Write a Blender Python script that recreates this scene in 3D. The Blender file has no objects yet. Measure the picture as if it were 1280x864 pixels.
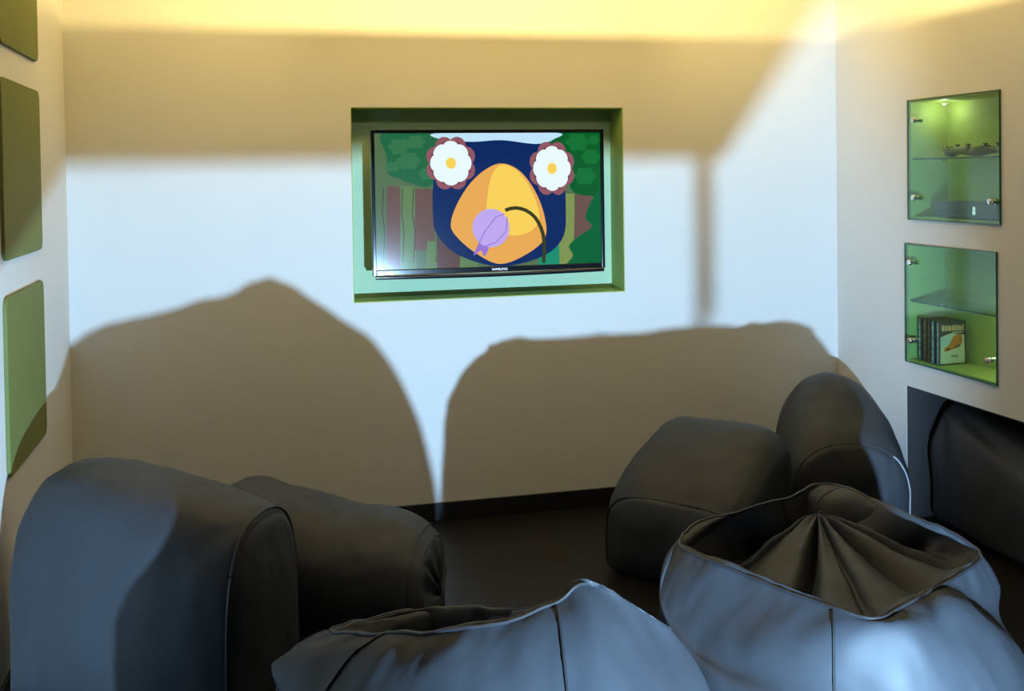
import bpy, bmesh, math, random
from mathutils import Vector, Matrix, noise
random.seed(7)
sc = bpy.context.scene
COL = sc.collection
PI = math.pi

# ------------------------------------------------------------------ camera
f_px, yaw, pitch, roll = 1318.58, math.radians(14.0236), math.radians(-1.2007), math.radians(-0.8258)
fwd = Vector((math.sin(yaw) * math.cos(pitch), math.cos(yaw) * math.cos(pitch), math.sin(pitch)))
rt = Vector((math.cos(yaw), -math.sin(yaw), 0)); up = rt.cross(fwd)
r2 = math.cos(roll) * rt + math.sin(roll) * up
u2 = -math.sin(roll) * rt + math.cos(roll) * up
cd = bpy.data.cameras.new('camera'); cam = bpy.data.objects.new('camera', cd); COL.objects.link(cam)
M = Matrix((r2, u2, -fwd)).transposed().to_4x4(); M.translation = Vector((-1.2828, -4.7645, 1.5))
cam.matrix_world = M
cd.sensor_fit = 'HORIZONTAL'; cd.sensor_width = 36.0; cd.lens = 36.0 * f_px / 1280.0
cd.shift_y = -185.46 / 1280.0
cd.clip_start = 0.02
sc.camera = cam

# ------------------------------------------------------------------ world, lights, exposure
w = bpy.data.worlds.new('world'); sc.world = w; w.use_nodes = True
w.node_tree.nodes['Background'].inputs[0].default_value = (1, .85, .6, 1)
w.node_tree.nodes['Background'].inputs[1].default_value = 0.0
vs = sc.view_settings
vs.view_transform = 'Standard'; vs.look = 'None'; vs.exposure = 0.0; vs.gamma = 1.0; vs.use_curve_mapping = False

def light(name, kind, loc, power, color, **kw):
    d = bpy.data.lights.new(name, kind); d.energy = power; d.color = color
    o = bpy.data.objects.new(name, d); COL.objects.link(o); o.location = loc
    for k, v in kw.items():
        if k == 'rot': o.rotation_euler = v
        else: setattr(d, k, v)
    return o
XL_, XR_ = -2.0256, 1.5959
LX, LY, LZ = -0.29, -4.40, 0.45
light('floor_spot_light', 'SPOT', (LX, LY, LZ), 1230, (.40, .68, 1.0), shadow_soft_size=.014, spot_size=math.radians(76), spot_blend=.30, rot=(math.radians(94), 0, math.radians(7)))
COVE = (1.0, .76, .30)
light('cove_light_back', 'AREA', (-.30, -1.35, 2.38), 50, COVE, shape='RECTANGLE', size=1.9, size_y=.05, rot=(PI / 2, 0, 0))
light('cove_light_right', 'AREA', (XR_ - 1.05, -1.3, 2.392), 21, COVE, shape='RECTANGLE', size=1.4, size_y=.05, rot=(PI / 2, 0, -PI / 2))
light('cove_light_left', 'AREA', (XL_ + 1.05, -1.3, 2.392), 15, COVE, shape='RECTANGLE', size=1.4, size_y=.05, rot=(PI / 2, 0, PI / 2))
light('warm_fill_light', 'AREA', (-.3, -1.35, 2.235), 9, (1.0, .86, .66), shape='RECTANGLE', size=2.2, size_y=.25)  # added warm fill from overhead for bag tops and wall; no real lamp

# ------------------------------------------------------------------ helpers
def tag(o, label=None, cat=None, group=None, kind=None):
    if label: o['label'] = label
    if cat: o['category'] = cat
    if group: o['group'] = group
    if kind: o['kind'] = kind
    return o
def thing(name, loc, label, cat, group=None, rz=0):
    o = bpy.data.objects.new(name, None); COL.objects.link(o)
    o.location = loc; o.rotation_euler = (0, 0, rz); o.empty_display_size = .05
    return tag(o, label, cat, group)

def mat(name, base, rough=.6, spec=.5, metal=0, emit=None, es=1, bump=None, var=None, coat=0):
    m = bpy.data.materials.new(name); m.use_nodes = True
    nt = m.node_tree; b = nt.nodes['Principled BSDF']
    b.inputs['Base Color'].default_value = (*base, 1); b.inputs['Roughness'].default_value = rough
    b.inputs['Specular IOR Level'].default_value = spec; b.inputs['Metallic'].default_value = metal
    b.inputs['Coat Weight'].default_value = coat
    if emit: b.inputs['Emission Color'].default_value = (*emit, 1); b.inputs['Emission Strength'].default_value = es
    tc = nt.nodes.new('ShaderNodeTexCoord')
    if bump:
        sc_, st, dist = bump
        n = nt.nodes.new('ShaderNodeTexNoise'); n.inputs['Scale'].default_value = sc_; n.inputs['Detail'].default_value = 4
        nt.links.new(tc.outputs['Object'], n.inputs['Vector'])
        bp = nt.nodes.new('ShaderNodeBump'); bp.inputs['Strength'].default_value = st; bp.inputs['Distance'].default_value = dist
        nt.links.new(n.outputs['Fac'], bp.inputs['Height']); nt.links.new(bp.outputs['Normal'], b.inputs['Normal'])
    if var:
        vsx, amt = var
        n = nt.nodes.new('ShaderNodeTexNoise'); n.inputs['Scale'].default_value = vsx; n.inputs['Detail'].default_value = 3
        nt.links.new(tc.outputs['Object'], n.inputs['Vector'])
        mr = nt.nodes.new('ShaderNodeMapRange'); mr.inputs['To Min'].default_value = 1 - amt; mr.inputs['To Max'].default_value = 1 + amt
        nt.links.new(n.outputs['Fac'], mr.inputs['Value'])
        mx = nt.nodes.new('ShaderNodeMix'); mx.data_type = 'RGBA'; mx.blend_type = 'MULTIPLY'; mx.inputs['Factor'].default_value = 1
        mx.inputs['A'].default_value = (*base, 1)
        nt.links.new(mr.outputs['Result'], mx.inputs['B']); nt.links.new(mx.outputs['Result'], b.inputs['Base Color'])
    return m
def glass_mat(name, tint, gl=.9):
    m = bpy.data.materials.new(name); m.use_nodes = True; nt = m.node_tree
    for n in list(nt.nodes): nt.nodes.remove(n)
    out = nt.nodes.new('ShaderNodeOutputMaterial'); mix = nt.nodes.new('ShaderNodeMixShader')
    tr = nt.nodes.new('ShaderNodeBsdfTransparent'); tr.inputs['Color'].default_value = (*tint, 1)
    g = nt.nodes.new('ShaderNodeBsdfGlossy'); g.inputs['Roughness'].default_value = .03; g.inputs['Color'].default_value = (gl, gl, gl, 1)
    lw = nt.nodes.new('ShaderNodeLayerWeight'); lw.inputs['Blend'].default_value = .5
    pw = nt.nodes.new('ShaderNodeMath'); pw.operation = 'POWER'; pw.inputs[1].default_value = 5
    nt.links.new(lw.outputs['Facing'], pw.inputs[0])
    fr = nt.nodes.new('ShaderNodeMath'); fr.operation = 'MULTIPLY_ADD'; fr.inputs[1].default_value = .9; fr.inputs[2].default_value = .075
    nt.links.new(pw.outputs[0], fr.inputs[0])
    nt.links.new(fr.outputs[0], mix.inputs[0]); nt.links.new(tr.outputs[0], mix.inputs[1]); nt.links.new(g.outputs[0], mix.inputs[2])
    nt.links.new(mix.outputs[0], out.inputs['Surface'])
    return m

MT = dict(
    wall=mat('wall_paint', (.60, .59, .56), .85, .25, bump=(220, .12, .001), var=(3, .015)),
    ceil=mat('ceiling_paint', (.72, .68, .58), .9, .2),
    floor=mat('floor_vinyl', (.007, .006, .005), .42, .3, var=(6, .2), bump=(60, .05, .001)),
    base=mat('baseboard_black', (.008, .008, .009), .45, .5),
    niche=mat('niche_green', (.32, .45, .13), .7, .3),
    niche_lit=mat('niche_green_lit', (.45, .62, .40), .7, .3),  # same paint as the other niche faces; cool light brightened into the colour
    dark=mat('shade_dark', (.05, .045, .045), .9, .2),  # alcove shade put into the colour; also cuts bounce off the unseen front wall
    lime=mat('cabinet_lime', (.50, .57, .20), .6, .4),
    panel=mat('panel_olive', (.15, .17, .045), .75, .3, bump=(400, .1, .0005)),
    vinyl=mat('black_vinyl', (.030, .033, .039), .56, .36, bump=(260, .10, .0008), var=(4, .10)),
    welt=mat('black_welt', (.016, .016, .019), .5, .5),
    thread=mat('pale_thread', (.35, .36, .38), .6, .4),
    gloss=mat('gloss_black', (.006, .008, .012), .12, .6),
    matte=mat('matte_black', (.012, .012, .013), .5, .4),
    chrome=mat('chrome', (.82, .82, .84), .16, .5, metal=1),
    glass=glass_mat('green_tinted_glass', (.74, .89, .82)),
    shelf=glass_mat('shelf_glass', (.80, .93, .86)),
    edge=mat('glass_edge', (.02, .10, .06), .15, .6),
    wood=mat('dark_wood', (.03, .02, .014), .5, .4, var=(8, .2)),
    led=mat('lamp_lens', (.9, .9, .85), .3, .4, emit=(1, .93, .7), es=3),
)

class MB:
    """collects faces with material slots and links them as one mesh object"""
    def __init__(s): s.v = []; s.f = []; s.m = []; s.mats = []
    def slot(s, m):
        if m not in s.mats: s.mats.append(m)
        return s.mats.index(m)
    def face(s, pts, m):
        i = len(s.v); s.v += [tuple(p) for p in pts]; s.f.append(tuple(range(i, i + len(pts)))); s.m.append(s.slot(m))
    def box(s, lo, hi, m):
        x0, y0, z0 = lo; x1, y1, z1 = hi; i = len(s.v)
        s.v += [(x0, y0, z0), (x1, y0, z0), (x1, y1, z0), (x0, y1, z0), (x0, y0, z1), (x1, y0, z1), (x1, y1, z1), (x0, y1, z1)]
        k = s.slot(m)
        for q in ((0, 3, 2, 1), (4, 5, 6, 7), (0, 1, 5, 4), (1, 2, 6, 5), (2, 3, 7, 6), (3, 0, 4, 7)):
            s.f.append(tuple(i + a for a in q)); s.m.append(k)
    def tube(s, pts, r, m, n=8, closed=False):
        pts = [Vector(p) for p in pts]; k = s.slot(m); i0 = len(s.v); N = len(pts)
        for a, p in enumerate(pts):
            t = (pts[(a + 1) % N if closed else min(a + 1, N - 1)] - pts[a - 1 if closed else max(a - 1, 0)])
            t = t.normalized() if t.length > 1e-9 else Vector((0, 0, 1))
            e = Vector((0, 0, 1)) if abs(t.z) < .9 else Vector((1, 0, 0))
            x = t.cross(e).normalized(); y = t.cross(x)
            rr = r[a] if isinstance(r, (list, tuple)) else r
            for j in range(n):
                an = 2 * PI * j / n; s.v.append(tuple(p + x * rr * math.cos(an) + y * rr * math.sin(an)))
        for a in range(N if closed else N - 1):
            b = (a + 1) % N
            for j in range(n):
                jj = (j + 1) % n
                s.f.append((i0 + a * n + j, i0 + a * n + jj, i0 + b * n + jj, i0 + b * n + j)); s.m.append(k)
        if not closed:
            s.f.append(tuple(i0 + j for j in range(n))); s.m.append(k)
            s.f.append(tuple(i0 + (N - 1) * n + j for j in reversed(range(n)))); s.m.append(k)
    def lathe(s, prof, m, axis='z', n=24, at=(0, 0, 0)):
        k = s.slot(m); i0 = len(s.v)
        for r, h in prof:
            for j in range(n):
                a = 2 * PI * j / n; c, d = r * math.cos(a), r * math.sin(a)
                p = {'z': (c, d, h), 'x': (h, c, d), 'y': (c, h, d)}[axis]
                s.v.append((p[0] + at[0], p[1] + at[1], p[2] + at[2]))
        for a in range(len(prof) - 1):
            for j in range(n):
                jj = (j + 1) % n
                s.f.append((i0 + a * n + j, i0 + a * n + jj, i0 + (a + 1) * n + jj, i0 + (a + 1) * n + j)); s.m.append(k)
        s.f.append(tuple(i0 + j for j in reversed(range(n)))); s.m.append(k)
        b = i0 + (len(prof) - 1) * n
        s.f.append(tuple(b + j for j in range(n))); s.m.append(k)
    def build(s, name, parent=None, loc=(0, 0, 0), smooth=False, bevel=0, rot=None, fix=True):
        me = bpy.data.meshes.new(name); me.from_pydata(s.v, [], s.f)
        for m in s.mats: me.materials.append(m)
        for p, k in zip(me.polygons, s.m): p.material_index = k
        if fix:
            bm = bmesh.new(); bm.from_mesh(me); bmesh.ops.recalc_face_normals(bm, faces=bm.faces); bm.to_mesh(me); bm.free()
        o = bpy.data.objects.new(name, me); COL.objects.link(o); o.location = loc
        if rot: o.rotation_euler = rot
        if parent: o.parent = parent
        if smooth:
            me.polygons.foreach_set('use_smooth', [True] * len(me.polygons))
            if smooth != 'all': me.set_sharp_from_angle(angle=math.radians(40))
        if bevel:
            b = o.modifiers.new('bevel', 'BEVEL'); b.width = bevel; b.segments = 3; b.limit_method = 'ANGLE'; b.angle_limit = math.radians(40)
        return o

def catmull(p0, p1, p2, p3, t):
    return .5 * ((2 * p1) + (p2 - p0) * t + (2 * p0 - 5 * p1 + 4 * p2 - p3) * t * t + (3 * p1 - p0 - 3 * p2 + p3) * t ** 3)
def closed_samples(pts, n):
    """resample a closed control polygon at n points (periodic spline)"""
    pts = [Vector(p) for p in pts]; N = len(pts); out = []
    for i in range(n):
        u = i / n * N; a = int(u); t = u - a
        out.append(catmull(pts[(a - 1) % N], pts[a % N], pts[(a + 1) % N], pts[(a + 2) % N], t))
    return out
def loft_grid(loops, n=160, sub=6):
    """rows of n points: every loop a closed ring of control points, smooth from ring to ring"""
    R = [closed_samples(l, n) for l in loops]; rows = []
    K = len(R)
    for a in range(K - 1):
        for s in range(sub):
            t = s / sub
            rows.append([catmull(R[max(a - 1, 0)][j], R[a][j], R[a + 1][j], R[min(a + 2, K - 1)][j], t) for j in range(n)])
    rows.append(R[-1])
    return rows
FLOOR_Z = -0.085
def displace(rows, fn):
    """push every point of the grid along its normal by fn(row fraction, column fraction, point)"""
    K, n = len(rows), len(rows[0]); out = []
    for a in range(K):
        row = []
        for j in range(n):
            du = rows[a][(j + 1) % n] - rows[a][j - 1]
            dv = rows[min(a + 1, K - 1)][j] - rows[max(a - 1, 0)][j]
            nn = du.cross(dv)
            p = rows[a][j]
            if nn.length > 1e-10: p = p + nn.normalized() * fn(a / (K - 1), j / n, p)
            p = Vector((p.x, p.y, max(p.z, FLOOR_Z + .001)))
            row.append(p)
        out.append(row)
    return out
def grid_object(name, rows, m, parent=None, origin=(0, 0, 0)):
    K, n = len(rows), len(rows[0]); o0 = Vector(origin)
    vs_ = [tuple(p - o0) for r in rows for p in r]; fs = []
    for a in range(K - 1):
        for j in range(n):
            jj = (j + 1) % n
            fs.append((a * n + j, a * n + jj, (a + 1) * n + jj, (a + 1) * n + j))
    fs.append(tuple(reversed(range(n)))); fs.append(tuple((K - 1) * n + j for j in range(n)))
    me = bpy.data.meshes.new(name); me.from_pydata(vs_, [], fs); me.materials.append(m)
    bm = bmesh.new(); bm.from_mesh(me)
    bmesh.ops.remove_doubles(bm, verts=bm.verts, dist=.0004); bmesh.ops.recalc_face_normals(bm, faces=bm.faces)
    bm.to_mesh(me); bm.free()
    me.polygons.foreach_set('use_smooth', [True] * len(me.polygons))
    o = bpy.data.objects.new(name, me); COL.objects.link(o)
    if parent: o.parent = parent
    return o
def fbm(p, s, seed=0):
    q = Vector((p.x * s[0] + seed, p.y * s[1] - seed * .7, p.z * s[2] + seed * .3))
    return noise.noise(q) + .5 * noise.noise(q * 2.1)

# ------------------------------------------------------------------ the room
XL, XR, ZC, YB = -2.0256, 1.5959, 2.70, -7.0
NX0, NX1, NZ0, NZ1, ND = -.8333, .4594, .9333, 1.8151, .18
def struct(mb, name, **k):
    return tag(mb.build(name, **k), kind='structure')
mb = MB(); mb.box((XL - .2, YB - .2, FLOOR_Z - .1), (XR + .8, .4, FLOOR_Z), MT['floor']); struct(mb, 'floor')
mb = MB(); mb.box((XL - .2, YB - .2, ZC), (XR + .8, .4, ZC + .15), MT['ceil']); struct(mb, 'ceiling')
mb = MB(); mb.box((XL + .55, -4.0, 2.25), (XR - .55, -.75, 2.28), MT['ceil']); struct(mb, 'trim_2')
mb = MB()
for lo, hi in (((XL - .2, 0, FLOOR_Z), (NX0, .3, ZC)), ((NX1, 0, FLOOR_Z), (XR + .8, .3, ZC)),
               ((NX0, 0, FLOOR_Z), (NX1, .3, NZ0)), ((NX0, 0, NZ1), (NX1, .3, ZC))): mb.box(lo, hi, MT['wall'])
struct(mb, 'wall_back')
mb = MB(); t = .004
mb.box((NX0, ND, NZ0), (NX1, ND + .02, NZ1), MT['niche_lit'])
mb.box((NX0, .0015, NZ0), (NX1, ND, NZ0 + t), MT['niche']); mb.box((NX0, .0015, NZ1 - t), (NX1, ND, NZ1), MT['niche'])
mb.box((NX0, .0015, NZ0 + t), (NX0 + t, ND, NZ1 - t), MT['niche']); mb.box((NX1 - t, .0015, NZ0 + t), (NX1, ND, NZ1 - t), MT['niche'])
struct(mb, 'trim_1')
mb = MB(); mb.box((XL - .2, YB, FLOOR_Z), (XL, 0, ZC), MT['wall']); struct(mb, 'wall_left')
mb = MB(); mb.box((XL - .2, YB - .2, FLOOR_Z), (XR + .8, YB, ZC), MT['dark']); struct(mb, 'wall_front')
# right wall with two cabinet openings and the low alcove cut out
CU = (-1.1982, -.6059, 1.2775, 1.8067); CL = (-1.1758, -.5813, .6353, 1.1647); AL = (-2.7, -.5731, FLOOR_Z, .5204)
mb = MB(); ys = sorted({YB, 0, CU[0], CU[1], CL[0], CL[1], AL[0], AL[1]}); zs = sorted({FLOOR_Z, ZC, CU[2], CU[3], CL[2], CL[3], AL[3]})
WT = .24
for a in range(len(ys) - 1):
    for b in range(len(zs) - 1):
        yc, zc = (ys[a] + ys[a + 1]) / 2, (zs[b] + zs[b + 1]) / 2
        if any(h[0] < yc < h[1] and h[2] < zc < h[3] for h in (CU, CL, AL)): continue
        mb.box((XR, ys[a], zs[b]), (XR + WT, ys[a + 1], zs[b + 1]), MT['wall'])
struct(mb, 'wall_right')
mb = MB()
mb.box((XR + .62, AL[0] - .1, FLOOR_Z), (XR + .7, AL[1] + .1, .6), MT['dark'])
mb.box((XR + .002, AL[1] - .006, FLOOR_Z), (XR + .62, AL[1], .515), MT['dark']); mb.box((XR + WT, AL[1], FLOOR_Z), (XR + .62, AL[1] + .1, .6), MT['dark']); mb.box((XR + WT, AL[0] - .1, FLOOR_Z), (XR + .62, AL[0], .6), MT['dark'])  # thin dark sheet over the wall reveal stands in for shade
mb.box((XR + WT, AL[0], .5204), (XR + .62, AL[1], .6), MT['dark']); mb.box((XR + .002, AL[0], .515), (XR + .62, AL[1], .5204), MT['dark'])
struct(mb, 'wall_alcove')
mb = MB(); mb.box((XL, -.012, FLOOR_Z), (XR, 0, 0), MT['base']); struct(mb, 'baseboard_back', bevel=.003)
mb = MB(); mb.box((XL, YB, FLOOR_Z), (XL + .012, -.012, 0), MT['base']); struct(mb, 'baseboard_left', bevel=.003)
mb = MB(); mb.box((XR - .012, AL[1], FLOOR_Z), (XR, -.012, 0), MT['base']); struct(mb, 'baseboard_right', bevel=.003)

# ------------------------------------------------------------------ bean bags
def seam(rows, idx, name, parent, m, r=.0035, lift=.002, origin=(0, 0, 0)):
    """a sewn welt that follows grid points idx = [(row, column), ...]"""
    K, n = len(rows), len(rows[0]); pts = []; o0 = Vector(origin)
    for a, j in idx:
        j %= n
        du = rows[a][(j + 1) % n] - rows[a][j - 1]; dv = rows[min(a + 1, K - 1)][j] - rows[max(a - 1, 0)][j]
        nn = du.cross(dv); nn = nn.normalized() if nn.length > 1e-10 else Vector((0, 0, 1))
        pts.append(rows[a][j] + nn * lift - o0)
    mb = MB(); mb.tube(pts, r, m, 6); return mb.build(name, parent, smooth=True)

def arch_ring(c, wd, x0, x1, h, e_top=2.4, lean=0, z0=FLOOR_Z, k=20, waist=0):
    """upright closed section: x from x0 to x1 along wd, rounded top of height h, flat foot"""
    out = []; w2, xm = (x1 - x0) / 2, (x0 + x1) / 2; zm = z0 + (h - z0) * .45
    for i in range(k):
        a = 2 * PI * i / k; ca, sa = math.cos(a), math.sin(a)
        if sa >= 0:
            z = zm + (h - zm) * abs(sa) ** (2 / e_top); x = w2 * math.copysign(abs(ca) ** (2 / e_top), ca)
        else:
            z = zm - (zm - z0) * abs(sa) ** (2 / 7); x = w2 * math.copysign(abs(ca) ** (2 / 7), ca) * (1 - waist * abs(sa))
        x += xm + lean * max(0, (z - zm)) / max(h - zm, .01)
        out.append(Vector((c[0] + wd[0] * x, c[1] + wd[1] * x, z)))
    return out
def shrink(ring, k, shift=(0, 0, 0)):
    c = sum(ring, Vector()) / len(ring); s = Vector(shift)
    return [c + (p - c) * k + s for p in ring]
def loaf(stations, cap0, cap1):
    """rings through the stations and rounded end panels; cap = (bulge vector)"""
    a, b = stations[0], stations[-1]; v0, v1 = Vector(cap0), Vector(cap1)
    rings = [shrink(a, .02, v0), shrink(a, .5, v0 * .85), shrink(a, .86, v0 * .45), shrink(a, .965, v0 * .12)] + stations + \
            [shrink(b, .965, v1 * .12), shrink(b, .86, v1 * .45), shrink(b, .5, v1 * .85), shrink(b, .02, v1)]
    return rings
def soft(seed, amp=.006, stretch=(7, 7, 4), folds=()):
    def fn(a, u, p):
        d = amp * fbm(p, stretch, seed) + amp * .35 * fbm(p, (22, 22, 9), seed + 5)
        for (c, dirv, wdt, dep, rad) in folds:       # crease: line through c along dirv, fading with radius
            q = p - Vector(c); dv = Vector(dirv).normalized(); al = q.dot(dv); off = (q - dv * al).length
            d -= dep * math.exp(-(off / wdt) ** 2) * math.exp(-(al / rad) ** 2)
        return d
    return fn
BG = 'black bean bags around the room'
def bag(origin, label, rows):
    t = thing('bean_bag', origin, label, 'bean bag', BG)
    o = grid_object('cover', rows, MT['vinyl'], t, origin)
    return t

# A: tall loaf by the left wall, seen from its rear side
ax = Vector((.878, -.478, 0)); wd = Vector((.478, .878, 0))
base = Vector((-1.804, -1.38, 0))
def A_ring(s, h, x0, x1, e=2.6, lean=0): c = base + ax * s; return arch_ring(c, wd, x0, x1, h, e, lean)
st = [A_ring(-.13, .50, -.13, .18), A_ring(-.10, .585, -.17, .22), A_ring(-.02, .645, -.20, .26), A_ring(.15, .645, -.24, .28), A_ring(.35, .615, -.26, .27),
      A_ring(.52, .58, -.25, .24), A_ring(.60, .56, -.23, .21), A_ring(.625, .545, -.215, .195)]
rowsA = displace(loft_grid(loaf(st, -ax * .06, ax * .05), 160, 7),
                 soft(3, .007, (6, 6, 4), [((-1.45, -1.75, .45), (.5, -.3, .6), .05, .012, .25), ((-1.6, -1.5, .3), (.1, -.1, 1), .06, .014, .3)]))
oA = (-1.5, -1.35, FLOOR_Z)
bA = bag(oA, 'tall black loaf-shaped bean bag at the left wall, under the lowest green panel', rowsA)
K = len(rowsA)
seam(rowsA, [(7 * 10 + 5, j) for j in range(-8, 90)], 'seam', bA, MT['welt'], .006, .002, oA)

# B: slumped bag behind it, tied off at the right end
axb = Vector((.93, -.37, 0)).normalized(); wb = Vector((-axb.y, axb.x, 0)); bb = Vector((-1.42, -.93, 0))
def B_ring(s, h, x0, x1, e=2.3): return arch_ring(bb + axb * s, wb, x0, x1, h, e)
st = [B_ring(0, .38, -.16, .26), B_ring(.10, .435, -.2, .3), B_ring(.25, .405, -.24, .3), B_ring(.45, .36, -.27, .3), B_ring(.6, .345, -.28, .28),
      B_ring(.71, .31, -.26, .25), B_ring(.775, .26, -.22, .21)]
def fB(a, u, p):
    d = soft(11, .008, (6, 6, 5))(a, u, p)
    k = max(0, (a - .80) / .2)
    d += .012 * k * math.sin(u * 2 * PI * 11 + 2 * noise.noise(Vector((u * 9, 0, 0)))) if u < .55 else 0
    return d
rowsB = displace(loft_grid(loaf(st, -axb * .06, axb * .03), 160, 7), fB)
oB = (-1.05, -1.08, FLOOR_Z)
bB = bag(oB, 'low slumped black bean bag behind the tall loaf-shaped one, with a puckered end', rowsB)
seam(rowsB, [(7 * 9 + 3, j) for j in range(0, 80)], 'seam', bB, MT['welt'], .004, .001, oB)

# E and F: wedge-shaped bags in the far right corner, lower at the front panel
def wedge(front, nf, width, stn, seed, label, light_seam, span):
    nf = Vector((nf[0], nf[1], 0)).normalized(); wv = Vector((-nf.y, nf.x, 0)); c0 = Vector((front[0], front[1], 0))
    st = [arch_ring(c0 - nf * d, wv, -width / 2 * k + sh, width / 2 * k + sh, h, e) for (d, k, h, e, sh) in stn]
    rows = displace(loft_grid(loaf(st, nf * .05, -nf * .08), 160, 7), soft(seed, .006, (6, 6, 5)))
    o = c0 - nf * .25; o.z = FLOOR_Z
    t = bag(tuple(o), label, rows)
    seam(rows, [(7 * 4 - 2, j) for j in range(*span)], 'seam', t, light_seam, .0035, .001, tuple(o))
    return t
wedge((.27, -1.0), (-.74, -.67), .60, [(0, .96, .24, 3.6, 0), (.06, 1, .30, 3.8, 0), (.2, 1.0, .385, 4.0, .01), (.36, .99, .455, 4.2, .02), (.47, .97, .462, 4.2, .025), (.56, .86, .40, 2.6, 0)],
      21, 'wide low black bean bag left of the tall domed one by the back wall', MT['welt'], (-12, 93))
wedge((1.155, -.82), (-.30, -.95), .52, [(0, .95, .355, 2.4, 0), (.05, 1, .40, 2.4, 0), (.18, 1.03, .485, 2.3, 0), (.32, .98, .56, 2.2, 0), (.42, .90, .57, 2.1, 0), (.48, .80, .53, 2.0, 0)],
      27, 'tall domed black bean bag in the far right corner with a pale front seam', MT['thread'], (-12, 22))

# G: bag pushed into the alcove under the cabinets
st = [arch_ring((1.86, y), (1, 0), -.22 * k, .24 * k, h, e) for (y, k, h, e) in
      [(-.645, .84, .43, 2.4), (-.70, .96, .485, 2.6), (-.9, 1.05, .455, 2.6), (-1.15, 1.1, .42, 2.5), (-1.4, 1.1, .40, 2.4), (-1.6, 1.02, .36, 2.4), (-1.7, .86, .30, 2.3)]]
rowsG = displace(loft_grid(loaf(st, (0, .04, 0), (0, -.06, 0)), 160, 6),
                 soft(31, .010, (5, 5, 4), [((1.68, -.95, .40), (.1, .9, .25), .035, .025, .25), ((1.66, -.75, .3), (0, .4, 1), .03, .02, .2)]))
bag((1.86, -1.15, FLOOR_Z), 'black bean bag in the low alcove under the lower glass cabinet', rowsG)

# C: front bag with a slack, folded opening
rim = [(-0.529, -2.744, 0.6), (-0.585, -2.66, 0.6), (-0.655, -2.55, 0.55), (-0.705, -2.43, 0.5), (-0.702, -2.382, 0.48), (-0.781, -2.303, 0.465), (-0.885, -2.285, 0.46), (-0.994, -2.316, 0.47), (-1.123, -2.406, 0.5), (-1.087, -2.521, 0.53), (-1.014, -2.621, 0.56), (-0.927, -2.721, 0.595), (-0.816, -2.767, 0.62), (-0.717, -2.766, 0.645), (-0.64, -2.749, 0.675), (-0.587, -2.764, 0.66)]
cC = Vector((-.82, -2.70, 0))
def ring_about(c, rx, ryf, ryb, z, n=16, like=None, p=2.3, dz=None):
    """flat ring of n points that starts to the right and runs counter-clockwise over the back"""
    out = []
    for i in range(n):
        a = 2 * PI * i / n; ca, sa = math.cos(a), math.sin(a)
        x = rx * math.copysign(abs(ca) ** (2 / p), ca); y = (ryb if sa >= 0 else ryf) * math.copysign(abs(sa) ** (2 / p), sa)
        out.append(Vector((c[0] + x, c[1] + y, z + (dz(a) if dz else 0))))
    return out
def toward(ring, c, k, dz):
    return [Vector((c[0] + (p[0] - c[0]) * k, c[1] + (p[1] - c[1]) * k, p[2] + dz)) for p in ring]
rimC = [Vector(p) for p in rim]
footC = [(-.365, -2.85), (-.375, -2.72), (-.50, -2.56), (-.62, -2.44), (-.76, -2.36), (-.90, -2.31), (-1.04, -2.28), (-1.17, -2.29), (-1.255, -2.37), (-1.24, -2.50), (-1.195, -2.64), (-1.11, -2.80), (-1.0, -2.94), (-.78, -3.06), (-.60, -3.08), (-.44, -3.01)]
def footring(k, z): return [Vector((cC.x + (x - cC.x) * k, cC.y + (y - cC.y) * k, z)) for x, y in footC]
bulC, midC = footring(1, .20), footring(.97, .38)
shC = [(a * .45 + b * .55) + Vector((0, 0, .04)) for a, b in zip(midC, rimC)]
for k_, v_ in ((0, (-0.446, -2.775, 0.54)), (1, (-0.505, -2.726, 0.58)), (7, (-1.153, -2.349, 0.46)), (8, (-1.219, -2.346, 0.43)), (9, (-1.244, -2.414, 0.44)), (15, (-0.488, -2.794, 0.56))): shC[k_] = Vector(v_)
cen = Vector((-.88, -2.55, .45))
loopsC = [footring(.02, FLOOR_Z), footring(.6, FLOOR_Z), footring(.88, FLOOR_Z + .005), footring(.97, .02),
          bulC, midC, shC, rimC, toward(rimC, cen, .90, -.012), toward(rimC, cen, .70, -.09), [cen + (p - cen) * .35 + Vector((0, 0, -.03)) for p in toward(rimC, cen, 1, -.12)], [cen + (p - cen) * .02 for p in rimC]]
def fC(a, u, p):
    d = soft(41, .010, (5, 5, 4))(a, u, p)
    if a > .5: d += .006 * math.sin(2 * PI * u * 13 + 3 * noise.noise(p * 4)) * min(1, (a - .5) * 5) * (.5 + .5 * noise.noise(p * 3 + Vector((9, 0, 0))))
    return d
rowsC = displace(loft_grid(loopsC, 224, 7), fC)
oC = (-.82, -2.70, FLOOR_Z)
bC = bag(oC, 'slack black bean bag with a long folded hollow on top and one raised peak', rowsC)
ncol = 224
def col_seam(rows, u, a0, a1, parent, origin, m=MT['welt'], r=.003): return seam(rows, [(a, int(u * ncol)) for a in range(a0, a1)], 'seam', parent, m, r, .001, origin)
col_seam(rowsC, 13.15 / 16, 7 * 3, 7 * 7, bC, oC); col_seam(rowsC, 9.9 / 16, 7 * 3, 7 * 7 + 3, bC, oC, r=.004)
seam(rowsC, [(7 * 7, j) for j in range(ncol)], 'rim_seam', bC, MT['welt'], .0035, .001, oC)

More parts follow.
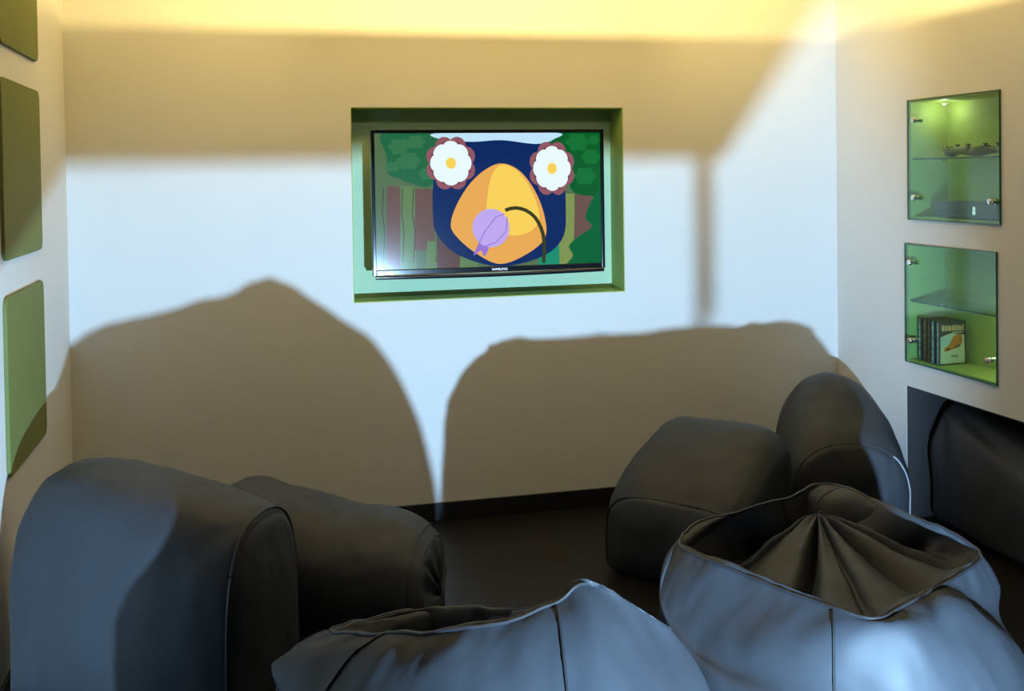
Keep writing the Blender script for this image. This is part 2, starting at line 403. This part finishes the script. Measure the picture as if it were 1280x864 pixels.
# D: big front right bag, its top sunk in and gathered into pleats
rimD = [Vector(p) for p in [(0.442, -2.55, 0.55), (0.439, -2.475, 0.575), (0.401, -2.367, 0.585), (0.371, -2.175, 0.59), (0.319, -2.032, 0.592), (0.132, -2.12, 0.588), (-0.013, -2.169, 0.583), (-0.16, -2.212, 0.578), (-0.25, -2.306, 0.57), (-0.233, -2.423, 0.565), (-0.171, -2.548, 0.56), (-0.106, -2.67, 0.555), (-0.027, -2.795, 0.552), (0.076, -2.771, 0.555), (0.182, -2.72, 0.555), (0.335, -2.627, 0.55)]]
apex = Vector((0.214, -2.178, 0.565))
cD = Vector((.09, -2.53, 0))
bulD = ring_about((.07, -2.55), .43, .43, .42, .20, p=2.0)
midD = ring_about((.06, -2.53), .415, .38, .42, .38, p=2.0)
shD = [(a * .4 + b * .6) + Vector((0, 0, .05)) for a, b in zip(midD, rimD)]
for k_, v_ in ((7, (-0.287, -2.342, 0.530)), (8, (-0.327, -2.367, 0.490)), (9, (-0.332, -2.457, 0.450)), (10, (-0.298, -2.570, 0.430)), (11, (-0.207, -2.712, 0.470))): shD[k_] = Vector(v_)
shD[0] = Vector((0.512, -2.531, 0.46)); shD[15] = Vector((0.362, -2.649, 0.47))
valley = []
for i, p in enumerate(rimD):
    k = [.80, .72, .72, .55, .6, .62, .62, .66, .70, .74, .80, .86, .88, .88, .86, .84][i]
    dz = [-.03, -.07, -.09, -.05, -.06, -.09, -.11, -.12, -.11, -.09, -.05, -.025, -.02, -.02, -.02, -.02][i]
    valley.append(Vector((apex.x + (p.x - apex.x) * k, apex.y + (p.y - apex.y) * k, p.z + dz)))
lip = [p + (v - p) * .22 + Vector((0, 0, .004)) for p, v in zip(rimD, valley)]
inner = [Vector((apex.x + (v.x - apex.x) * .5, apex.y + (v.y - apex.y) * .5, v.z + (apex.z - v.z) * .45)) for v in valley]
inner2 = [Vector((apex.x + (v.x - apex.x) * .16, apex.y + (v.y - apex.y) * .16, v.z + (apex.z - v.z) * .85)) for v in valley]
loopsD = [shrink(ring_about(cD, .45, .4, .4, FLOOR_Z), .03), ring_about((.07, -2.55), .30, .28, .28, FLOOR_Z), ring_about((.07, -2.55), .39, .38, .38, FLOOR_Z + .005), ring_about((.07, -2.55), .42, .42, .41, .02),
          bulD, midD, shD, rimD, lip, valley, inner, inner2, [apex + (p - apex) * .02 for p in rimD]]
PLEAT = [(3.2, .055, .02), (8.2, .03, .012), (10.9, .075, .017), (12.2, .02, .008), (14.2, .06, .02), (15.6, .04, .014), (1.6, .05, .02), (6.2, .05, .02)]
def fD(a, u, p):
    d = soft(53, .010, (5, 5, 4))(a, u, p)
    if a > .66:
        k = min(1, (a - .66) / .12) * (1 if a < .93 else max(0, (1 - a) / .07))
        for (c, dep, wdt) in PLEAT:
            du = abs(u - c / 16); du = min(du, 1 - du)
            d -= dep * k * math.exp(-(du / wdt) ** 2)
        d += .006 * k * math.sin(u * 2 * PI * 9)
    return d
rowsD = displace(loft_grid(loopsD, 224, 7), fD)
oD = (.09, -2.53, FLOOR_Z)
bD = bag(oD, 'big black bean bag at the lower right with a sunken pleated top', rowsD)
frontD = []                                   # front seam: where the cover crosses one upright plane
for a in range(18, 50):
    for j in range(ncol):
        p, q = rowsD[a][j], rowsD[a][(j + 1) % ncol]
        g0, g1 = (v.x + .07 - .596 * (v.y + 2.73) for v in (p, q))
        if p.y < -2.6 and g0 * g1 <= 0 and g0 != g1: frontD.append(p.lerp(q, g0 / (g0 - g1)) + Vector((-.0003, -.001, .0005)) - Vector(oD))
mb = MB(); mb.tube(frontD, .003, MT['welt'], 6); mb.build('seam', bD, smooth=True)
col_seam(rowsD, 5.0 / 16, 7 * 6, 7 * 9, bD, oD); col_seam(rowsD, 3.6 / 16, 7 * 6, 7 * 9, bD, oD)
seam(rowsD, [(7 * 7, j) for j in range(ncol)], 'rim_seam', bD, MT['welt'], .004, .001, oD)

# ------------------------------------------------------------------ television
TX0, TX1, TZ0, TZ1, TY = -.745, .357, 1.052, 1.712, -.012
tv = thing('television', ((TX0 + TX1) / 2, .06, TZ0), 'flat black television hung in the green wall niche, showing a bright cartoon forest', 'television')
def loc_tv(mb, name, parent, **k): return mb.build(name, parent, loc=(-(TX0 + TX1) / 2, -.06, -TZ0), **k)
mb = MB(); bz = .016
mb.box((TX0, TY, TZ0), (TX0 + bz, TY + .03, TZ1), MT['gloss']); mb.box((TX1 - bz, TY, TZ0), (TX1, TY + .03, TZ1), MT['gloss'])
mb.box((TX0 + bz, TY, TZ1 - bz), (TX1 - bz, TY + .03, TZ1), MT['gloss']); mb.box((TX0 + bz, TY, TZ0), (TX1 - bz, TY + .03, TZ0 + .026), MT['gloss'])
bezel = loc_tv(mb, 'bezel', tv, bevel=.003)
mb = MB(); mb.box((TX0 + .012, TY + .031, TZ0 + .012), (TX1 - .012, TY + .05, TZ1 - .012), MT['matte'])
mb.box((TX0 + .25, TY + .05, TZ0 + .06), (TX1 - .25, TY + .085, TZ1 - .22), MT['matte'])
loc_tv(mb, 'rear_shell', tv, bevel=.006)
mb = MB(); mb.box((-.36, .07, 1.25), (-.04, ND - .003, 1.55), MT['matte']); loc_tv(mb, 'wall_bracket', tv, bevel=.004)
# lower lip with chrome line
mb = MB(); n = 24; lip_ = []
for i in range(n + 1):
    u = i / n; x = TX0 + .01 + (TX1 - TX0 - .02) * u; lip_.append((x, TY - .004, TZ0 - .006 - .006 * math.sin(PI * u)))
mb.tube(lip_, .009, MT['gloss'], 10); loc_tv(mb, 'lower_lip', tv, smooth=True)
mb = MB(); mb.tube([(x, TY - .011, TZ0 + .001) for x in (TX0 + .012, (TX0 + TX1) / 2, TX1 - .012)], .0018, MT['chrome'], 6); loc_tv(mb, 'chrome_line', tv, smooth=True)

def emat(name, c, s=1.0):
    return mat(name, (.004, .004, .005), .12, .5, emit=tuple((x / 255 / 1.0) ** 2.2 for x in c), es=s)
SX0, SX1, SZ0, SZ1 = TX0 + bz, TX1 - bz, TZ0 + .026, TZ1 - bz
pic = MB(); layer = [0]
def uvp(X, Y):                                # picture measure -> place on the screen
    u = (X - 120) / 905; v = (Y - 150) / (575 - 37 * u)
    return SX0 + (SX1 - SX0) * min(1, max(0, u)), SZ1 - (SZ1 - SZ0) * min(1, max(0, v))
def shape(pts, m, spline=True, n=64):
    layer[0] += 1; y = TY + .012 - layer[0] * .00012
    if spline: P = [(p.x, p.y) for p in closed_samples([Vector((a, b, 0)) for a, b in pts], n)]
    else: P = pts
    Q = [uvp(*p) for p in P]
    pic.face([(x, y, z) for x, z in Q], m)
def ell(cx, cy, rx, ry, m, wob=0, k=0, n=48):
    shape([(cx + rx * (1 + wob * math.cos(k * t)) * math.cos(t), cy + ry * (1 + wob * math.cos(k * t)) * math.sin(t)) for t in (2 * PI * i / n for i in range(n))], m, spline=False)
def strip(pts, wdt, m):
    L_, R_ = [], []
    for i, p in enumerate(pts):
        a, b = pts[max(i - 1, 0)], pts[min(i + 1, len(pts) - 1)]; dx, dy = b[0] - a[0], b[1] - a[1]; l = math.hypot(dx, dy)
        L_.append((p[0] - dy / l * wdt / 2, p[1] + dx / l * wdt / 2)); R_.append((p[0] + dy / l * wdt / 2, p[1] - dx / l * wdt / 2))
    shape(L_ + R_[::-1], m, spline=False)
E_ = {k: emat('screen_' + k, c) for k, c in dict(moss2=(56, 116, 78), leaf3=(22, 112, 54), moss=(84, 112, 78), olive=(96, 128, 82), bark=(104, 82, 76), bark2=(92, 72, 66), leaf=(38, 104, 70), leaf2=(8, 92, 44), bush=(0, 98, 56), grass=(124, 146, 82),
      teal=(30, 140, 110), navy=(14, 44, 98), sky=(190, 228, 250), mauve=(142, 88, 98), mauve2=(120, 66, 80), white=(232, 250, 252), orange=(232, 168, 82), yellow=(248, 208, 88), stem=(58, 62, 28), lilac=(190, 166, 238),
      lilac2=(150, 116, 212), slate=(88, 98, 96), line=(70, 48, 60)).items()}
shape([(118, 148), (1030, 148), (1030, 740), (118, 740)], E_['moss'], spline=False)
for x0, x1, y0, y1, m in [(165, 218, 370, 720, 'bark'), (218, 275, 370, 720, 'olive'), (275, 348, 380, 640, 'bark'), (318, 360, 600, 720, 'olive'), (362, 452, 560, 720, 'bark2'), (452, 520, 600, 720, 'olive'),
                          (850, 918, 400, 720, 'grass'), (918, 992, 405, 600, 'bark'), (770, 850, 560, 720, 'teal')]:
    shape([(x0, y0), (x1 - 4, y0 + 4), (x1, y1), (x0 - 8, y1)], E_[m], spline=False)
for x in (152, 226, 268, 356): strip([(x, 380), (x - 6, 480), (x + 3, 560), (x - 4, 690)], 3, E_['line'])
shape([(150, 148), (330, 148), (390, 200), (380, 300), (330, 372), (260, 360), (215, 340), (172, 320), (165, 240)], E_['leaf'])
shape([(820, 148), (1030, 148), (1030, 410), (985, 412), (930, 405), (900, 380), (880, 300)], E_['leaf2'])
shape([(1030, 400), (990, 425), (960, 500), (985, 540), (930, 580), (890, 620), (905, 660), (880, 712), (1030, 712)], E_['bush'])
for x, y, r in ((215, 205, 40), (280, 185, 34), (250, 265, 44), (190, 290, 26), (320, 320, 30)): ell(x, y, r, r * .8, E_['moss2'], .12, 6)
for x, y, r in ((930, 190, 46), (985, 250, 38), (960, 330, 44), (1000, 180, 22)): ell(x, y, r, r * .8, E_['leaf3'], .12, 6)
# a dark hill behind a golden hill, pale sky strip
shape([(430, 176), (620, 168), (800, 178), (865, 290), (878, 470), (862, 590), (770, 668), (600, 706), (440, 660), (360, 580), (342, 500), (352, 320)], E_['navy'])
shape([(372, 149), (830, 149), (834, 176), (760, 196), (620, 180), (500, 186), (380, 176)], E_['sky'])
shape([(620, 277), (690, 308), (752, 392), (790, 500), (788, 590), (705, 660), (600, 696), (500, 645), (425, 572), (412, 520), (440, 440), (490, 360), (555, 300)], E_['orange'])
shape([(628, 282), (690, 318), (742, 400), (768, 500), (730, 560), (640, 575), (560, 520), (560, 400), (585, 310)], E_['yellow'])
# two big pale blossoms
for cx, cy, rx, ry in ((415, 275, 84, 96), (822, 298, 80, 96)):
    for i in range(8):
        a = 2 * PI * (i + .5) / 8; ell(cx + rx * .78 * math.cos(a), cy + ry * .78 * math.sin(a), rx * .42, ry * .42, E_['mauve'])
    ell(cx, cy, rx * .98, ry * .98, E_['mauve2'])
    for i in range(8):
        a = 2 * PI * i / 8; ca, sa = math.cos(a), math.sin(a)
        shape([(cx + rx * (r_ * ca - t_ * sa), cy + ry * (r_ * sa + t_ * ca)) for r_, t_ in ((.12, 0), (.45, .27), (.80, .33), (.95, .14), (.95, -.14), (.80, -.33), (.45, -.27))], E_['white'], n=28)
    ell(cx, cy, rx * .24, ry * .24, E_['yellow'])
# tulip with a bent stalk
strip([(628, 472), (648, 465), (670, 462), (692, 465), (712, 472), (731, 484), (748, 500), (762, 521), (773, 545), (781, 572), (785, 600), (785, 645), (782, 690)], 15, E_['stem'])
shape([(510, 630), (500, 660), (528, 640), (540, 664), (556, 640), (560, 615), (530, 600)], E_['lilac2'])
ell(570, 546, 74, 80, E_['lilac'])
strip([(626, 486), (590, 500), (545, 560), (520, 610)], 4, E_['lilac2']); strip([(636, 500), (630, 560), (590, 605), (545, 622)], 4, E_['lilac2'])
scr = loc_tv(pic, 'screen', tv, fix=False); tag(scr, 'lit screen with a forest, golden hill and lilac tulip')
# maker's name on the lower bezel
fc = bpy.data.curves.new('logo_text', 'FONT'); fc.body = 'SAMSUNG'; fc.size = .0155; fc.align_x = 'CENTER'; fc.extrude = .0003; fc.space_character = 1.0
tmp = bpy.data.objects.new('tmp', fc); COL.objects.link(tmp)
dg = bpy.context.evaluated_depsgraph_get(); me = bpy.data.meshes.new_from_object(tmp.evaluated_get(dg)); bpy.data.objects.remove(tmp)
me.materials.clear(); me.materials.append(mat('silver_print', (.85, .87, .9), .3, .5, emit=(.8, .85, .9), es=.4))
lg = bpy.data.objects.new('logo', me); COL.objects.link(lg); lg.parent = bezel
lg.rotation_euler = (PI / 2, 0, 0); lg.scale = (1.05, 1, 1); lg.location = ((TX0 + TX1) / 2 + .035, TY - .0006, TZ0 + .008); tag(lg, 'silver maker name')

# ------------------------------------------------------------------ glass-fronted wall cabinets
def cabinet(hole, shelf_z, knobs, label, lamp_pos, lamp_w):
    y0, y1, z0, z1 = hole; D = .19; g = .0025
    t = thing('display_cabinet', (XR + .1, (y0 + y1) / 2, z0), label, 'cabinet', None)
    off = (-(XR + .1), -(y0 + y1) / 2, -z0)
    y0 += g; y1 -= g; z0 += g; z1 -= g; T = .006; x0 = XR + .001
    mb = MB(); L = MT['lime']
    mb.box((XR + D, y0, z0), (XR + D + T, y1, z1), L)
    mb.box((x0, y0, z0), (XR + D, y1, z0 + T), L); mb.box((x0, y0, z1 - T), (XR + D, y1, z1), L)
    mb.box((x0, y0, z0 + T), (XR + D, y0 + T, z1 - T), L); mb.box((x0, y1 - T, z0 + T), (XR + D, y1, z1 - T), L)
    mb.build('body', t, loc=off)
    mb = MB(); mb.box((XR + .012, y0 + T + .001, shelf_z - .004), (XR + D - .001, y1 - T - .001, shelf_z + .004), MT['shelf'])
    mb.box((XR + .0105, y0 + T + .001, shelf_z - .004), (XR + .0118, y1 - T - .001, shelf_z + .004), MT['edge'])
    s = mb.build('shelf', t, loc=off); tag(s, 'clear glass shelf')
    for yy in (y1 - .10, y0 + .10):
        mb = MB(); mb.lathe([(.002, -.014), (.007, -.012), (.007, -.004)], MT['chrome'], at=(XR + .10, yy, shelf_z)); mb.build('shelf_pin', t, loc=off, smooth=True)
    mb = MB(); xg = XR - .010
    mb.box((xg, y0 - .004, z0 - .004), (xg + .008, y1 + .004, z1 + .004), MT['glass'])
    for a, b in (((xg - .0005, y0 - .005, z0 - .005), (xg + .0085, y0 - .004, z1 + .005)), ((xg - .0005, y1 + .004, z0 - .005), (xg + .0085, y1 + .005, z1 + .005)),
                 ((xg - .0005, y0 - .004, z0 - .005), (xg + .0085, y1 + .004, z0 - .004)), ((xg - .0005, y0 - .004, z1 + .004), (xg + .0085, y1 + .004, z1 + .005))): mb.box(a, b, MT['edge'])
    d = mb.build('glass_door', t, loc=off); tag(d, 'green tinted glass door')
    for ky, kz in knobs:
        mb = MB(); mb.lathe([(.006, .02), (.0115, .018), (.0115, .001), (.007, 0), (.007, -.008), (.0125, -.009), (.0135, -.012), (.0135, -.022), (.011, -.026), (.003, -.027)], MT['chrome'], 'x', 24, (xg, ky, kz))
        mb.build('knob', d, smooth=True)
    lp = Vector(lamp_pos)
    mb = MB(); mb.lathe([(.016, .0), (.018, -.006), (.012, -.010)], MT['chrome'], at=(lp.x, lp.y, lp.z + .012)); mb.build('lamp', t, loc=off, smooth=True)
    li = light('cabinet_light', 'POINT', (lp.x, lp.y, lp.z - .02), lamp_w, (1.0, .93, .66), shadow_soft_size=.012)
    return t
cabinet(CU, 1.545, [(-.679, 1.717), (-.675, 1.375), (-1.171, 1.368)], 'upper glass-fronted green cabinet in the right wall holding game controllers', (XR + .11, -.70, 1.78), .45)
cabinet(CL, .908, [(-.643, 1.086), (-.639, .735), (-1.148, .731)], 'lower glass-fronted green cabinet in the right wall holding disc cases', (XR + .10, -1.10, .885), .65)

# console box on the floor of the upper cabinet
CZ = CU[2] + .0085
con = thing('game_console', (XR + .10, -.915, CZ + .0005), 'dark blue-grey console box on the floor of the upper cabinet', 'console')
cm = mat('console_shell', (.085, .105, .17), .35, .5); cl = mat('console_lamp', (.7, .75, .8), .4, .4, emit=(.75, .85, 1.0), es=.75); cs = mat('console_print', (.16, .2, .27), .5, .4)
mb = MB(); mb.box((-.052, -.20, .004), (.075, .20, .072), cm); mb.build('shell', con, bevel=.006)
mb = MB(); mb.box((-.0535, -.195, .033), (-.0515, .195, .0345), MT['matte']); mb.build('front_groove', con)
mb = MB()
for kz, r in ((.029, .0105), (.046, .0085)): mb.lathe([(r * .8, -.0545), (r, -.0535), (r, -.051)], cl, 'x', 20, (0, -.06, kz))
tag(mb.build('power_light', con, smooth=True), 'small white lit figure')
mb = MB()
for i in range(7): mb.box((-.0532, .148 - i * .0085, .053), (-.0518, .154 - i * .0085, .060 - (.002 if i in (2, 5) else 0)), cs)
tag(mb.build('front_print', con), 'tiny pale print')
for yy in (-.16, .16):
    mb = MB(); mb.lathe([(.01, 0), (.012, .001), (.012, .005)], MT['matte'], at=(0, yy, 0)); mb.build('foot', con)

# two game controllers on the shelf
def controller(loc, rz, label):
    t = thing('game_controller', loc, label, 'game controller', 'controllers on the upper glass shelf', rz)
    pm = mat('controller_plastic', (.2, .19, .2), .45, .5)
    def rg(x, y0, y1, z0, z1, k=16): return [Vector((x, (y0 + y1) / 2 + (y1 - y0) / 2 * math.cos(2 * PI * i / k), (z0 + z1) / 2 + (z1 - z0) / 2 * math.sin(2 * PI * i / k))) for i in range(k)]
    st = [rg(-.079, -.008, .002, .012, .020), rg(-.076, -.055, .012, .003, .030), rg(-.062, -.064, .034, .001, .040), rg(-.042, -.040, .042, .004, .044), rg(-.02, -.016, .042, .010, .044),
          rg(0, -.012, .040, .011, .043), rg(.02, -.016, .042, .010, .044), rg(.042, -.040, .042, .004, .044), rg(.062, -.064, .034, .001, .040), rg(.076, -.055, .012, .003, .030), rg(.079, -.008, .002, .012, .020)]
    grid_object('shell', loft_grid(st, 32, 3), pm, t)
    for (x, y) in ((-.046, .016), (.024, -.004)):
        mb = MB(); mb.lathe([(.006, .036), (.006, .048), (.010, .050), (.011, .054), (.008, .0555)], MT['matte'], at=(x, y, 0)); mb.build('thumb_stick', t, smooth=True)
    for i in range(4):
        a = PI / 2 * i; mb = MB(); mb.lathe([(.0052, .04), (.0052, .0465), (.003, .048)], MT['gloss'], n=14, at=(.048 + .012 * math.cos(a), .016 + .012 * math.sin(a), 0)); mb.build('button', t, smooth=True)
    mb = MB(); mb.box((-.034, -.007, .040), (-.012, -.001, .046), MT['matte']); mb.box((-.026, -.015, .040), (-.020, .007, .046), MT['matte']); mb.build('direction_pad', t, bevel=.001)
    for s_ in (-1, 1):
        mb = MB(); mb.box((s_ * .046 - .017, .030, .026), (s_ * .046 + .017, .048, .038), pm); mb.build('shoulder_button', t, bevel=.004)
    return t
controller((XR + .085, -.85, 1.5495), PI / 2 + .25, 'dark grey game controller lying left on the upper glass shelf')
controller((XR + .085, -1.05, 1.5495), -PI / 2 + .35, 'dark grey game controller lying right on the upper glass shelf, by the cabinet edge')

# disc cases on the floor of the lower cabinet
DZ = CL[2] + .0095
spines = [('teal', (.06, .20, .25), (.4, .55, .58)), ('maroon', (.16, .04, .035), (.4, .2, .14)), ('charcoal', (.03, .025, .03), (.2, .12, .06)), ('sky-blue', (.16, .36, .60), (.55, .68, .72)), ('lavender', (.26, .28, .50), (.5, .52, .62))]
black = mat('case_plastic', (.01, .013, .013), .3, .5)
def disc_case(y, i, label, cover=False, dx=0):
    nm, c, c2 = spines[i]; th = .0150; h = .190; dp = .135
    t = thing('disc_case', (XR + .022 + dx, y, DZ), label, 'disc case', 'disc cases in the lower cabinet')
    mb = MB(); mb.box((0, -th / 2, 0), (dp, th / 2, h), black); mb.build('case', t, bevel=.0015)
    a, b = mat('spine_' + nm, c, .3, .5), mat('spine_print_' + nm, c2, .3, .5)
    mb = MB(); mb.box((-.0007, -th / 2 + .001, .003), (-.0001, th / 2 - .001, h - .003), a)
    rr = random.Random(i)
    z = .02
    while z < h - .03:
        k = rr.uniform(.008, .026); mb.box((-.0011, -th / 2 + .0028, z), (-.0006, th / 2 - .0028, z + k), b); z += k + rr.uniform(.004, .02)
    tag(mb.build('spine_sheet', t), nm + ' spine sheet')
    if cover:
        cr = mat('cover_cream', (.62, .60, .42), .3, .5); og = mat('cover_orange', (.62, .20, .03), .3, .5); dk = mat('cover_dark', (.035, .045, .06), .3, .5); bl = mat('cover_pale_blue', (.42, .56, .60), .3, .5); tan = mat('cover_tan', (.66, .40, .22), .3, .5); br = mat('cover_brown', (.16, .05, .015), .3, .5)
        mb = MB(); yf = -th / 2
        def fl(pts, m, k): mb.face([(px, yf - .0003 - k * .0002, pz) for px, pz in pts], m)
        fl([(.002, .002), (.133, .002), (.133, .188), (.002, .188)], dk, 0)
        fl([(.006, .005), (.130, .005), (.126, .128), (.062, .138), (.008, .122)], cr, 1)
        fl([(.008, .118), (.060, .134), (.058, .096), (.018, .078), (.008, .09)], bl, 2)
        fl([(p.x, p.y) for p in closed_samples([Vector((.030, .058, 0)), Vector((.026, .072, 0)), Vector((.050, .088, 0)), Vector((.070, .122, 0)), Vector((.104, .134, 0)), Vector((.118, .112, 0)), Vector((.104, .078, 0)), Vector((.070, .068, 0)), Vector((.048, .062, 0))], 40)], og, 3)
        fl([(.030, .060), (.05, .064), (.06, .074), (.042, .074)], br, 4); fl([(.104, .10), (.112, .106), (.108, .112)], br, 4); fl([(.07, .07), (.10, .078), (.112, .09), (.09, .084)], br, 4)
        for k, (x0, x1) in enumerate(((.014, .030), (.033, .045), (.048, .062), (.065, .078), (.081, .093), (.096, .112), (.115, .124))):      # worn, unreadable title
            fl([(x0, .148 + .002 * (k % 2)), (x1, .148), (x1, .172 - .003 * (k % 3)), (x0, .175 - .002 * (k % 2))], tan, 1)
        for k in range(5): fl([(.066 + k * .011, .138), (.074 + k * .011, .138), (.074 + k * .011, .1435), (.066 + k * .011, .1435)], cr, 1)
        for k in range(4): fl([(.062 + k * .009, .032), (.068 + k * .009, .032), (.068 + k * .009, .042 - .002 * (k % 2)), (.062 + k * .009, .042)], br, 3)
        cv = mb.build('cover_sheet', t, fix=False); tag(cv, 'cream cover sheet with an orange figure and orange title')
    return t
disc_case(-.640, 0, 'disc case with a teal spine, deepest left of the row in the lower cabinet')
disc_case(-.672, 1, 'disc case with a maroon spine, second from the left in the lower cabinet', dx=.004)
disc_case(-.704, 2, 'disc case with a charcoal spine in the middle of the row in the lower cabinet', dx=.001)
disc_case(-.736, 3, 'disc case with a sky-blue spine, next to the one showing its cover', dx=-.002)
disc_case(-.768, 4, 'disc case at the right end of the row showing its cream and orange cover', True)

# ------------------------------------------------------------------ green panels on the left wall
def wall_panel(y0, y1, z0, z1, label, rad=.035):
    yc, zc = (y0 + y1) / 2, (z0 + z1) / 2; hy, hz = (y1 - y0) / 2, (z1 - z0) / 2
    P = []
    for (sy, sz, a0) in ((1, 1, 0), (-1, 1, PI / 2), (-1, -1, PI), (1, -1, 1.5 * PI)):
        for i in range(9):
            a = a0 + PI / 2 * i / 8; P.append((sy * (hy - rad) + rad * math.cos(a), sz * (hz - rad) + rad * math.sin(a)))
    mb = MB(); T = .012; n = len(P)
    mb.face([(T, y, z) for y, z in P], MT['panel']); mb.face([(0, y, z) for y, z in reversed(P)], MT['panel'])
    for i in range(n):
        a, b = P[i], P[(i + 1) % n]; mb.face([(0, *a), (0, *b), (T, *b), (T, *a)], MT['panel'])
    o = mb.build('wall_panel', loc=(XL, yc, zc), bevel=.002)
    bm = bmesh.new(); bm.from_mesh(o.data); bmesh.ops.remove_doubles(bm, verts=bm.verts, dist=1e-5); bmesh.ops.recalc_face_normals(bm, faces=bm.faces); bm.to_mesh(o.data); bm.free()
    return tag(o, label, 'wall panel', 'green panels on the left wall')
wall_panel(-1.233, -.622, .5806, 1.1428, 'lowest rounded green panel on the left wall, above the tall bean bag')
wall_panel(-1.233, -.622, 1.2556, 1.8278, 'middle rounded green panel on the left wall')
wall_panel(-1.233, -.622, 1.9341, 2.506, 'topmost green panel on the left wall, cut off by the top of the view')

# ------------------------------------------------------------------ added blocker shaped as a low table, outside the view; it shades the upper wall
tb = thing('shade_blocker', (-.72, -3.86, FLOOR_Z), 'added table-shaped blocker, out of view, shading the upper wall', 'table')
mb = MB(); P = [(-.75, -.26), (.605, -.26), (.66, .26), (-.75, .26)]  # right edge slanted to set the slope of its shadow
for z_ in (.738, .778): mb.face([(x, y, z_) for x, y in P], MT['wood'])
for i in range(4): (xa, ya), (xb, yb) = P[i], P[(i + 1) % 4]; mb.face([(xa, ya, .738), (xb, yb, .738), (xb, yb, .778), (xa, ya, .778)], MT['wood'])
mb.build('tabletop', tb)
mb = MB(); mb.lathe([(.25, 0), (.25, .02), (.06, .035), (.045, .06), (.045, .70), (.12, .738)], MT['wood'], n=32, at=(-.10, 0, 0)); mb.build('pedestal', tb, smooth=True)
mb = MB(); mb.tube([(.636, .24, .738), (.636, .24, .60), (.630, .235, .585)], .008, MT['wood'], 10); mb.build('pole_shadow_rod', tb, smooth=True)  # rod added to cast the narrow upright shadow on the back wall
